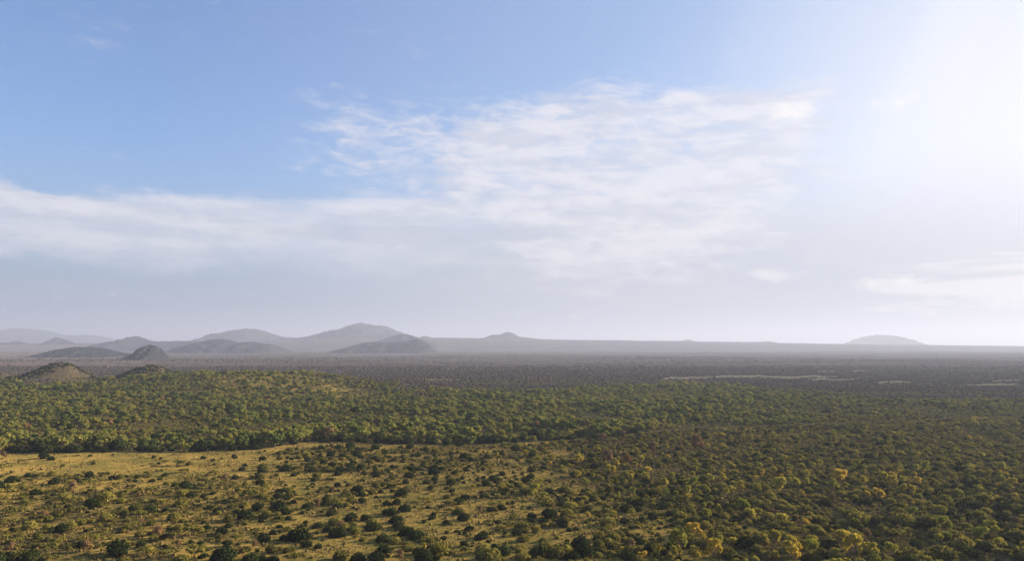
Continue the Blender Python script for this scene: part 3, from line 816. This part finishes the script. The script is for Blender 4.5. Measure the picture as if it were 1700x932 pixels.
GROUPS = {'b': 'dark evergreen bushes scattered on the savanna', 'o': 'olive bushes on the savanna', 'a': 'acacias on the savanna', 'y': 'yellow-leaved trees in the thicket',
          'g': 'yellow-green trees in the thicket', 'r': 'leafless reddish trees', 'w': 'trees of the green wood'}
OBJ = []
proto = {}
for i in sorted(single, key=lambda i: (PL[i][0], -arr[i][2])):
    k, x, y, w, hand, z = PL[i]
    nm, cat = KIND[k][:2]
    vi = int(rng.integers(len(LIB[k]))); L = LIB[k][vi]
    parts = cat == 'tree' and arr[i][2] > 11
    key = (k, vi, parts)
    if key not in proto:
        if parts:
            o = bpy.data.objects.new(nm, None); o.empty_display_size = .5
            ch = [bpy.data.objects.new('trunk', L['trunk']), bpy.data.objects.new('crown', L['crown'])]
        else:
            o = bpy.data.objects.new(nm, L['whole']); ch = []
        proto[key] = (o, ch)
    else:
        o = proto[key][0].copy(); ch = [c_.copy() for c_ in proto[key][1]]
    C.objects.link(o)
    for c_ in ch:
        C.objects.link(c_); c_.parent = o
    s = w / 2
    o.location = (x, y, z - .08 * s)
    o.rotation_euler = (0, 0, rng.uniform(0, 6.28))
    o.scale = (s * rng.uniform(.92, 1.08), s * rng.uniform(.92, 1.08), s * rng.uniform(.85, 1.15) * (1.25 if hand and k in 'ygr' else 1.0))
    o['category'] = cat; o['group'] = GROUPS[k]
    OBJ.append((o, k, x, y, arr[i], HAND[i][4] if hand else None))

# labels: each plant is told by its look and by where it stands beside something one can find
MARKS = [(572, 824, 'the pale round tree on open grass'), (666, 824, 'the double dark bush below the track'), (733, 921, 'the big olive bush at bottom centre'),
    (675, 891, 'the lone wide bush on yellow grass'), (525, 847, 'the round rust-brown tree amid the meadow'), (497, 899, 'the widest black-green bush in the meadow'),
    (123, 819, 'the reddish bare tree on golden grass'), (249, 853, 'the domed bush on the tan clearing'), (371, 934, 'the big dark bush at bottom left'),
    (195, 923, 'the broad dark bush amid olive acacias'), (85, 765, 'the lone bush facing the wood edge'), (337, 763, 'the lone dark bush on golden grass'),
    (9, 762, 'the bare purple-brown tree by the wood'), (412, 834, 'the longest flat acacia'), (259, 894, 'the rusty tree among the left acacias'),
    (972, 742, 'the small red-brown tree below the wood'), (1034, 734, 'the red-brown tree touching the wood'), (1045, 772, 'the big rusty round tree'),
    (918, 767, 'the small orange tree at meadow end'), (960, 796, 'the bright yellow tree by the meadow'), (1014, 790, 'the yellow tree under the rusty one'),
    (1038, 808, 'the small round orange tree'), (1151, 897, 'the orange-yellow tree by the grass clearing'), (963, 911, 'the big black bush on the clearing'),
    (932, 876, 'the round dark bush beside the clearing'), (1152, 873, 'the large dark bush behind the clearing'), (1186, 928, 'the orange-tipped tree at bottom edge'),
    (1231, 854, 'the lime tree above the dark thicket'), (1156, 751, 'the long rusty thicket tree'), (1396, 800, 'the widest yellow tree in the thicket'),
    (1459, 830, 'the lone yellow tree in the thicket'), (1483, 809, 'the yellow tree in the cluster middle'), (1683, 811, 'the wide yellow tree at far right'),
    (1311, 924, 'the big golden tree at bottom right'), (1418, 928, 'the round yellow-olive tree at bottom right'), (1494, 900, 'the very wide flat acacia'),
    (1539, 877, 'the long dark thicket bush'), (1331, 826, 'the small yellow tree below lime trees'), (1596, 830, 'the pale flat-topped thicket tree'),
    (1690, 899, 'the olive bush at the lower right corner'), (874, 808, 'the dark bush at the grass end'), (795, 880, 'the brown-olive bush pair in the grass'),
    (100, 800, None), (1101, 809, 'the yellow tree left of the limes'), (1640, 770, None), (1560, 750, None), (30, 880, None)]
FIXED = [(570, 738, 'the grass tongue under the wood'), (140, 638, 'the sandy-scarred knoll'), (245, 634, 'the small far knoll'), (430, 625, 'the crest of the wooded rise'),
    (1260, 629, 'the pale far clearing'), (880, 733, 'the far end of the meadow'), (30, 752, 'the left end of the meadow edge'), (675, 785, 'the wheel track'), (1120, 712, 'the dark hollow in the wood'),
    (240, 750, 'the straight front of the wood'), (420, 750, 'the wood corner above the meadow')]
LOOK = {'b': 'dark green bush', 'o': 'olive bush', 'a': 'flat olive acacia', 'y': 'yellow-leaved tree', 'g': 'yellow-green tree', 'r': 'leafless rusty tree', 'w': 'green woodland tree'}
ORD = ['nearest', 'second', 'third', 'fourth', 'fifth', 'sixth', 'seventh', 'eighth', 'ninth', 'tenth', 'eleventh', 'twelfth', 'thirteenth', 'fourteenth', 'fifteenth', 'sixteenth',
       'seventeenth', 'eighteenth', 'nineteenth', 'twentieth'] + [a + b for a in ('twenty-', 'thirty-', 'forty-', 'fifty-') for b in ('first', 'second', 'third', 'fourth', 'fifth', 'sixth', 'seventh', 'eighth', 'ninth', 'tenth')]
taken = {}
marks = [m_ for m_ in FIXED]
for mx_, my_, ph in MARKS:
    if ph is None: continue
    best = min((t_ for t_ in OBJ if t_[0].name not in taken), key=lambda t_: (t_[4][0] - mx_) ** 2 + ((t_[4][1] - my_) * 1.5) ** 2 - (900 if t_[5] is None and False else 0))
    taken[best[0].name] = ph
    marks.append((best[4][0], best[4][1], ph))
    tail = {'b': ' among the bushes', 'o': ' among the bushes', 'a': ' on the savanna', 'y': ' in full autumn colour', 'g': '', 'r': ' without leaves', 'w': ''}[best[1]]
    lab = ph[4:]
    if len(lab.split()) < 4: lab += tail
    best[0]['label'] = lab
cells = {}
for t_ in OBJ:
    if t_[0].name in taken: continue
    qx, qy, size, seen = t_[4]
    best, bd = None, 1e9
    for m_ in marks:
        dx_, dy_ = qx - m_[0], (qy - m_[1]) * 2.2
        if t_[1] == 'w' and m_ in marks[len(FIXED):]: dx_, dy_ = dx_ * 1.6, dy_ * 1.6
        d_ = math.hypot(dx_, dy_)
        if d_ < bd: best, bd = m_, d_
    dx_, dy_ = qx - best[0], (qy - best[1]) * 2.2
    side = ('right of' if dx_ > 0 else 'left of') if abs(dx_) > abs(dy_) else ('in front of' if dy_ > 0 else 'behind')
    cells.setdefault((t_[1], best[2], side), []).append((bd, t_))
for (k, ph, side), lst in cells.items():
    lst.sort(key=lambda q_: q_[0])
    med = float(np.median([q_[1][4][2] for q_ in lst]))
    for n_, (d_, t_) in enumerate(lst):
        adj = '' if len(lst) < 3 else 'small ' if t_[4][2] < .75 * med else 'large ' if t_[4][2] > 1.35 * med else ''
        t_[0]['label'] = adj + LOOK[k] + ', ' + ORD[min(n_, len(ORD) - 1)] + ' ' + side + ' ' + ph
print('longest cell', max(len(v_) for v_ in cells.values()))

# ------------------------------------------------------------------ stuff: instanced copies built inside one object each
def stuff(name, pts, lib, label, cat):
    """pts: x,y,z,scale. The object's own mesh holds the plant shapes and the points they stand on"""
    Vs, Fs, Fm, tone, gid, off = [], [], [], [], [], 0
    mats = []
    for vi, (L, m_) in enumerate(lib):
        cr, tr = L
        if m_ not in mats: mats.append(m_)
        if M_BARK not in mats: mats.append(M_BARK)
        for (v_, f_), mm, tn in ((cr, m_, None), (tr, M_BARK, .5)):
            Vs.append(v_); Fs.append(f_ + off); off += len(v_)
            Fm.append(np.full(len(f_), mats.index(mm)))
            tone.append(np.repeat(rng.random(len(f_)), 4) if tn is None else np.full(len(v_), .5)); gid.append(np.full(len(v_), vi))
    pts = np.array(pts)
    nP = len(pts)
    Vall = np.concatenate(Vs + [pts[:, :3]])
    me = mesh_from(name, Vall, [np.concatenate(Fs)], mats, np.concatenate(Fm))
    isp = np.concatenate([np.zeros(off), np.ones(nP)])
    for nm_, ty, ar in (('tone', 'FLOAT', np.concatenate(tone + [np.zeros(nP)])), ('isp', 'FLOAT', isp), ('scl', 'FLOAT', np.concatenate([np.ones(off), pts[:, 3]])),
                        ('rot', 'FLOAT', np.concatenate([np.zeros(off), rng.uniform(0, 6.28, nP)]))):
        at = me.attributes.new(nm_, ty, 'POINT'); at.data.foreach_set('value', ar.astype(np.float32))
    for nm_, ar in (('gid', np.concatenate(gid + [np.zeros(nP)])), ('pick', np.concatenate([np.zeros(off), rng.integers(0, len(lib), nP)]))):
        at = me.attributes.new(nm_, 'INT', 'POINT'); at.data.foreach_set('value', ar.astype(np.int32))
    ob = link(name, me)
    t = bpy.data.node_groups.new(name + '_nodes', 'GeometryNodeTree')
    t.interface.new_socket('Geometry', in_out='INPUT', socket_type='NodeSocketGeometry')
    t.interface.new_socket('Geometry', in_out='OUTPUT', socket_type='NodeSocketGeometry')
    gi, go = t.nodes.new('NodeGroupInput'), t.nodes.new('NodeGroupOutput')
    def attr(nm_, ty='FLOAT'):
        a_ = t.nodes.new('GeometryNodeInputNamedAttribute'); a_.data_type = ty; a_.inputs['Name'].default_value = nm_
        return a_.outputs['Attribute']
    sepg = t.nodes.new('GeometryNodeSeparateGeometry'); sepg.domain = 'POINT'
    cmp_ = t.nodes.new('FunctionNodeCompare'); cmp_.data_type = 'FLOAT'; cmp_.operation = 'GREATER_THAN'; cmp_.inputs[1].default_value = .5
    t.links.new(attr('isp'), cmp_.inputs[0]); t.links.new(cmp_.outputs[0], sepg.inputs['Selection']); t.links.new(gi.outputs[0], sepg.inputs['Geometry'])
    spl = t.nodes.new('GeometryNodeSplitToInstances'); spl.domain = 'POINT'
    t.links.new(sepg.outputs['Inverted'], spl.inputs['Geometry']); t.links.new(attr('gid', 'INT'), spl.inputs['Group ID'])
    iop = t.nodes.new('GeometryNodeInstanceOnPoints'); iop.inputs['Pick Instance'].default_value = True
    t.links.new(sepg.outputs['Selection'], iop.inputs['Points']); t.links.new(spl.outputs['Instances'], iop.inputs['Instance'])
    t.links.new(attr('pick', 'INT'), iop.inputs['Instance Index'])
    cx = t.nodes.new('ShaderNodeCombineXYZ'); t.links.new(attr('rot'), cx.inputs[2])
    e2r = t.nodes.new('FunctionNodeEulerToRotation'); t.links.new(cx.outputs[0], e2r.inputs[0]); t.links.new(e2r.outputs[0], iop.inputs['Rotation'])
    t.links.new(attr('scl'), iop.inputs['Scale'])
    t.links.new(iop.outputs[0], go.inputs[0])
    md = ob.modifiers.new('plants', 'NODES'); md.node_group = t
    ob['kind'] = 'stuff'; ob['label'] = label; ob['category'] = cat
    return ob


for key, sel, nm, label, cat in (
        ('wood', lambda p: p[0] == 'w', 'woodland', 'mass of green tree crowns of the wood beyond the golden meadow', 'woodland'),
        ('thicket', lambda p: p[0] in 'boarg' or p[0] == 'y', 'thicket', 'dense mixed olive and dark scrub between the larger trees', 'thicket')):
    byk = {}
    for i, p in enumerate(PL):
        if i not in single and sel(p): byk.setdefault(p[0], []).append((p[1], p[2], p[5] - .04 * p[3], p[3] / 2))
    for k, pts in byk.items():
        lib = [(L['raw'], KIND[k][3]) for L in LIB[k][:4]]
        o = stuff({'w': 'woodland', 'b': 'evergreen_thicket', 'o': 'olive_thicket', 'a': 'acacia_scrub', 'r': 'leafless_scrub', 'g': 'yellow_green_scrub', 'y': 'yellow_scrub'}[k],
                  pts, lib, {'w': 'mass of green tree crowns of the wood beyond the golden meadow', 'b': 'mass of small dark evergreen bushes between the larger ones',
                             'o': 'mass of small olive bushes filling the thicket', 'a': 'mass of low feathery acacia scrub between the trees', 'r': 'scattered small leafless reddish scrub in the wood',
                             'g': 'small yellow-green scrub in the thicket', 'y': 'small yellow scrub in the thicket'}[k], 'woodland' if k == 'w' else 'scrub')
        print(o.name, len(pts))


# far scrub, 1.2 to 6 km: small rough clumps merged into one mesh per belt
def clumps(name, x, y, w, hgt, mat_, label, sides=6):
    n_ = len(x); z = height(x, y)
    th = rng.uniform(0, 6.28, n_)[:, None] + np.linspace(0, 2 * np.pi, sides, endpoint=False)[None]
    r0 = (w / 2)[:, None] * rng.uniform(.75, 1.2, (n_, sides)); r1 = r0 * rng.uniform(.75, 1.15, (n_, sides)); r2 = r0 * rng.uniform(.25, .65, (n_, sides))
    rings = []
    for r_, hh in ((r0 * .8, 0), (r1, .5), (r2, .92)):
        rings.append(np.stack([x[:, None] + np.cos(th) * r_, y[:, None] + np.sin(th) * r_, z[:, None] + (hgt[:, None] * hh * rng.uniform(.8, 1.15, (n_, sides)))], -1))
    topv = np.stack([x, y, z + hgt], -1)[:, None]
    V_ = np.concatenate(rings + [topv], 1); nv_ = sides * 3 + 1
    F_ = []
    for j in range(sides):
        k = (j + 1) % sides
        F_ += [[j, k, sides + k, sides + j], [sides + j, sides + k, 2 * sides + k, 2 * sides + j]]
    Tt = [[2 * sides + j, 2 * sides + (j + 1) % sides, 3 * sides] for j in range(sides)]
    off = (np.arange(n_) * nv_)[:, None, None]
    Q = (np.array(F_)[None] + off).reshape(-1, 4); Tr = (np.array(Tt)[None] + off).reshape(-1, 3)
    me = mesh_from(name, V_.reshape(-1, 3), [Q, Tr], [mat_])
    at = me.attributes.new('tone', 'FLOAT', 'POINT'); at.data.foreach_set('value', np.repeat(rng.random(n_), nv_).astype(np.float32))
    ob = link(name, me); ob['kind'] = 'stuff'; ob['label'] = label; ob['category'] = 'scrub'
    return ob


x, y, px, py = scatter(230000, 1000, 2600)
nz = fbm(x / 330, y / 90, 4, 71) + .5
dn = (1 - sstep(y, 1400, 2600)) * (py < wood_back(px) + 4) * (.22 + .78 * sstep(nz, .42, .56)) * (pale_mask(px, py) < rng.uniform(.1, .95, len(px)))
keep = rng.random(len(x)) < dn
x, y = x[keep], y[keep]; w = rng.uniform(2.5, 6.5, len(x)) * np.clip(y / 1700, .8, 1.4)
clumps('grey_bushland', x, y, w, w * rng.uniform(.25, .5, len(x)), M_GREY, 'dark grey-brown bushland stretching away beyond the green wood')
print('mid scrub', len(x))
x, y, px, py = scatter(90000, 1700, 6000)
nz = fbm(x / 900, y / 260, 4, 81) + .5
keep = rng.random(len(x)) < .45 * (.1 + .9 * sstep(nz, .4, .6)) * sstep(y, 1700, 2500) * (1 - sstep(y, 2500, 5200))
x, y = x[keep], y[keep]; w = rng.uniform(6, 16, len(x)) * np.clip(y / 3500, .55, 1.8)
clumps('hazy_bushland', x, y, w, w * rng.uniform(.12, .26, len(x)), M_GREY, 'hazy purple-grey bushland on the distant plain', 5)

# grass tufts and tiny shrubs on the open ground
x, y, px, py = scatter(150000, 225, 620)
nz = fbm(x / 12, y / 12, 3, 91) + .5
keep = (py > wood_front(px) + 1) & (rng.random(len(x)) < .25 + .75 * sstep(nz, .4, .6))
keep &= ~((px < 330) & (py < 790) & (rng.random(len(x)) < .6))
x, y = x[keep], y[keep]; w = rng.uniform(.25, .8, len(x)) * (1 + .9 * (rng.random(len(x)) < .12))
m_t = foliage('dry_grass', [(.10, .085, .030), (.20, .15, .055), (.32, .23, .09), (.13, .115, .04)], .3, 0)
# per tuft colour comes from the tone attribute
tn = m_t.node_tree
clumps('grass_tufts', x, y, w, w * rng.uniform(.4, .75, len(x)), m_t, 'dry golden and olive grass tufts covering the open savanna', 5)['category'] = 'grass'

# vehicle track crossing the meadow
pts = [ground_hit(px_, py_) for px_, py_ in ((640, 773), (652, 777), (668, 784), (685, 791), (700, 797), (716, 801))]
m, n, o = mat('track_soil'); g = n.node('ShaderNodeNewGeometry')
b = n.node('ShaderNodeBsdfDiffuse'); n.put(b.inputs['Color'], n.mix(n.noise(g.outputs['Position'], .8, 4, .6), (.12, .085, .045), (.20, .14, .08))); n.l.new(b.outputs[0], o.inputs['Surface'])
M_TRACK = m
Vt, Ft = [], []
pp = np.array(pts); t_ = np.linspace(0, len(pp) - 1, 90); cx_ = np.interp(t_, range(len(pp)), pp[:, 0]); cy_ = np.interp(t_, range(len(pp)), pp[:, 1])
dx, dy = np.gradient(cx_), np.gradient(cy_); ln = np.hypot(dx, dy); nx_, ny_ = -dy / ln, dx / ln
for offs in (-1.6, 1.6):
    b0 = sum(len(v_) for v_ in Vt); ww_ = .55
    a_ = np.stack([cx_ + nx_ * (offs - ww_), cy_ + ny_ * (offs - ww_)], -1); c_ = np.stack([cx_ + nx_ * (offs + ww_), cy_ + ny_ * (offs + ww_)], -1)
    row = np.concatenate([a_, c_]); Vt.append(np.column_stack([row, height(row[:, 0], row[:, 1]) + .05]))
    i = np.arange(89); Ft.append(np.stack([i, i + 1, i + 91, i + 90], -1) + b0)
tk = link('track', mesh_from('track', np.concatenate(Vt), Ft, [M_TRACK])); tk['kind'] = 'structure'

# ------------------------------------------------------------------ the air between here and the mountains
HAZE = 7.6e-5
m, n, o = mat('haze_air')
pv = n.node('ShaderNodeVolumePrincipled'); pv.inputs['Color'].default_value = (.45, .53, .73, 1)
pv.inputs['Density'].default_value = HAZE; pv.inputs['Anisotropy'].default_value = .2
n.l.new(pv.outputs[0], o.inputs['Volume'])
x0, x1, y0, y1, z0, z1 = -95000, 95000, -95000, 95000, -120, 765
Vb = [(a, b_, c_) for a in (x0, x1) for b_ in (y0, y1) for c_ in (z0, z1)]
Fb = [[0, 1, 3, 2], [4, 6, 7, 5], [0, 4, 5, 1], [2, 3, 7, 6], [0, 2, 6, 4], [1, 5, 7, 3]]
hz = link('haze', mesh_from('haze', np.array(Vb, float), [np.array(Fb)], [m])); hz['kind'] = 'stuff'; hz['label'] = 'pale blue haze over the distant plain and mountains'; hz['category'] = 'haze'
